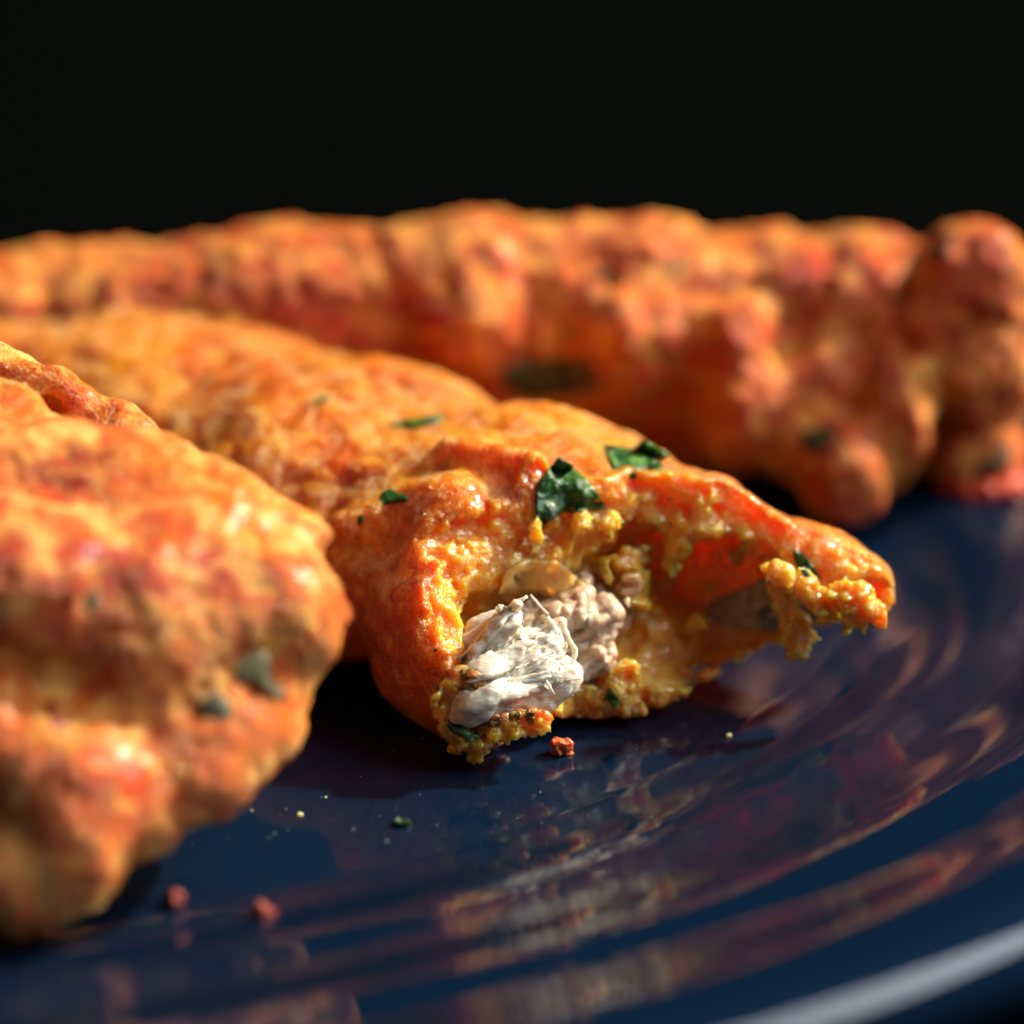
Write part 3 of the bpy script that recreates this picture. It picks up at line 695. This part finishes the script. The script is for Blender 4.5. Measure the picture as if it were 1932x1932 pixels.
# fine fibres: one joined part
rng = np.random.RandomState(5); FV = []; FF = []
for i in range(110):
    u = 860 + rng.rand() ** 1.3 * 260; v = 1330 - (u - 860) * .55 * rng.rand() - rng.rand() * 90
    yy = .0 + (u - 860) / 260 * .75 + rng.uniform(-.02, .12)
    h = BVHTree.FromPolygons([tuple(p) for p in V], F.tolist()) if i == 0 else h
    hit = h.ray_cast(Vector(CAM), Vector(ray(u, v)).normalized())
    if hit[0] is None: continue
    p = np.array(hit[0]); nn = np.array(hit[1]); d = fa[0] + rng.normal(size=3) * .35; d /= np.linalg.norm(d)
    L = rng.uniform(.06, .22); sd = np.cross(d, nn); sd /= np.linalg.norm(sd); wd = rng.uniform(.003, .008)
    for j in range(5):
        t = j / 4; cpt = p + d * L * (t - .3) + nn * (.01 + .05 * t * t * rng.rand()); ww = wd * (1 - t * .85)
        FV += [cpt - sd * ww, cpt + nn * ww, cpt + sd * ww]
    b0 = len(FV) - 15
    for j in range(4):
        for k in range(3): FF.append((b0 + j * 3 + k, b0 + j * 3 + (k + 1) % 3, b0 + j * 3 + 3 + (k + 1) % 3, b0 + j * 3 + 3 + k))
o = link_mesh('meat_fibre', np.array(FV), np.array(FF), meat_mat, fm); o['kind'] = 'stuff'

# front fritter's bits
patch('fried_leaf', bvh_fr, [(375, 1300), (400, 1290), (425, 1320), (440, 1345), (410, 1375), (375, 1360)], dark_leaf_mat, ff, .006, .04, step=14, seed=21)
patch('fried_leaf', bvh_fr, [(440, 1250), (500, 1230), (550, 1290), (530, 1330), (480, 1290), (450, 1290)], simple('pale_leaf', (.30, .25, .12), .5, None, .0), ff, .008, .04, step=16, seed=22, label='pale grey-green leaf skin')
patch('fried_leaf', bvh_fr, [(150, 1130), (190, 1105), (215, 1130), (190, 1160), (160, 1165)], dark_leaf_mat, ff, -.005, .03, step=14, seed=23)
for i, q in enumerate([[(290, 1080), (330, 1060), (350, 1090), (320, 1130), (290, 1130)], [(100, 1000), (170, 990), (210, 1050), (150, 1080), (90, 1050)], [(60, 850), (110, 845), (130, 865), (80, 872)],
                       [(345, 1080), (370, 1075), (378, 1095), (355, 1105)], [(90, 1300), (140, 1330), (130, 1390), (90, 1370)]]):
    patch('chilli_flake', bvh_fr, q, chilli_mat, ff, -.003, .03, step=14, seed=30 + i)
# rear fritter's bits
patch('fried_leaf', bvh_rear, [(955, 695), (1000, 680), (1060, 675), (1125, 690), (1130, 730), (1080, 745), (1000, 750), (955, 730)], dark_leaf_mat, fb, .03, .04, step=14, seed=41, label='large olive leaf patch low on the front')
patch('fried_leaf', bvh_rear, [(1510, 820), (1545, 808), (1590, 815), (1570, 835), (1545, 860), (1515, 850)], dark_leaf_mat, fb, .03, .04, step=14, seed=42)
patch('fried_leaf', bvh_rear, [(1120, 520), (1150, 500), (1172, 500), (1160, 520), (1130, 530)], dark_leaf_mat, fb, .02, .03, step=12, seed=43)
patch('fried_leaf', bvh_rear, [(1255, 495), (1275, 488), (1290, 505), (1265, 515)], dark_leaf_mat, fb, .02, .03, step=12, seed=44)
patch('fried_leaf', bvh_rear, [(1830, 880), (1880, 860), (1900, 820), (1915, 850), (1890, 890), (1840, 900)], dark_leaf_mat, fb, .02, .03, step=14, seed=45)
patch('charred_spot', bvh_rear, [(1760, 465), (1785, 458), (1792, 470), (1775, 490), (1768, 500)], char_mat, fb, .02, .03, step=8, seed=46)
patch('chilli_flake', bvh_rear, [(770, 610), (810, 580), (840, 590), (870, 600), (850, 615), (800, 625)], chilli_mat, fb, .02, .03, step=14, seed=47)

# ---------------------------------------------------------------- carrot strip and crumbs
def blob(name, cen, r, mat, seed, parent=None, h=None, amp=.35, fr_=2.2, sub_=()):
    h = h or min(r) / 7
    r = np.array(r); f = Field(cen, AI, -r * 1.8, r * 1.8, h)
    f.ell((0, 0, 0), r, .02)
    for q, rr in sub_: f.ell(q, rr, .02)
    V, F = f.mesh(); V, F = largest(V, F); Nn = normals(V, F)
    s_ = fr_ / r.mean()
    V = V + Nn * (amp * r.mean() * fbm(V, s_ * .6, 3, seed * 3.1, .6))[:, None]
    V = V + np.array(cen); V[:, 2] = np.maximum(V[:, 2], .004)
    return link_mesh(name, V, F, mat, parent)
blob('carrot_piece', WY(1890, 915, 5.25), (.55, .3, .14), pepper_mat, 1, fb)
def crumb(u, v, r, mat, label, seed, name='batter_crumb', lift=.55):
    c_ = WZ(u, v, r[2] * lift); c_[2] = r[2] * lift
    o = blob(name, c_, r, mat, seed, amp=.75, fr_=1.8); tag(o, label, 'crumb'); return o
crumb(1058, 1412, (.085, .07, .085), crumb_mat, 'bright orange crumb alone on the plate just below the bitten end', 3)
crumb(328, 1698, (.08, .075, .075), red_crumb_mat, 'dark red crumb beside the base of the nearest fritter', 5)
crumb(498, 1729, (.09, .085, .08), red_crumb_mat, 'round blurred red crumb, the one closest to the plate rim', 8)
crumb(760, 1552, (.06, .05, .03), leaf_mat, 'tiny dark green herb crumb on the shaded middle of the plate', 9, 'herb_crumb')
crumb(567, 1537, (.022, .02, .012), pale_crumb_mat, 'tiny pale speck in the dark gap right of the nearest fritter', 10)
crumb(1375, 1388, (.022, .02, .02), pale_crumb_mat, 'tiny tan speck on the blue well right of the orange crumb', 11)

# dust and grease-bound specks on the glaze: too small and many to count
rng = np.random.RandomState(21); DV = []; DF = []
for i in range(260):
    p = WZ(rng.uniform(300, 1932), rng.uniform(1000, 1650)); r = .004 + .008 * rng.rand() ** 4
    if p[0] > 3.2 or (p[0] + 4.9) ** 2 + (p[1] - 5.6) ** 2 > 8.1 ** 2: continue
    n0 = len(DV)
    for k in range(5): DV.append((p[0] + r * math.cos(k * 1.2566) * rng.uniform(.6, 1.2), p[1] + r * math.sin(k * 1.2566) * rng.uniform(.6, 1.2), .001))
    DV.append((p[0], p[1], r * 1.1))
    for k in range(5): DF.append((n0 + k, n0 + (k + 1) % 5, n0 + 5))
tag(link_mesh('crumb_dust', np.array(DV), np.array(DF), pale_crumb_mat, smooth=False), kind='stuff')
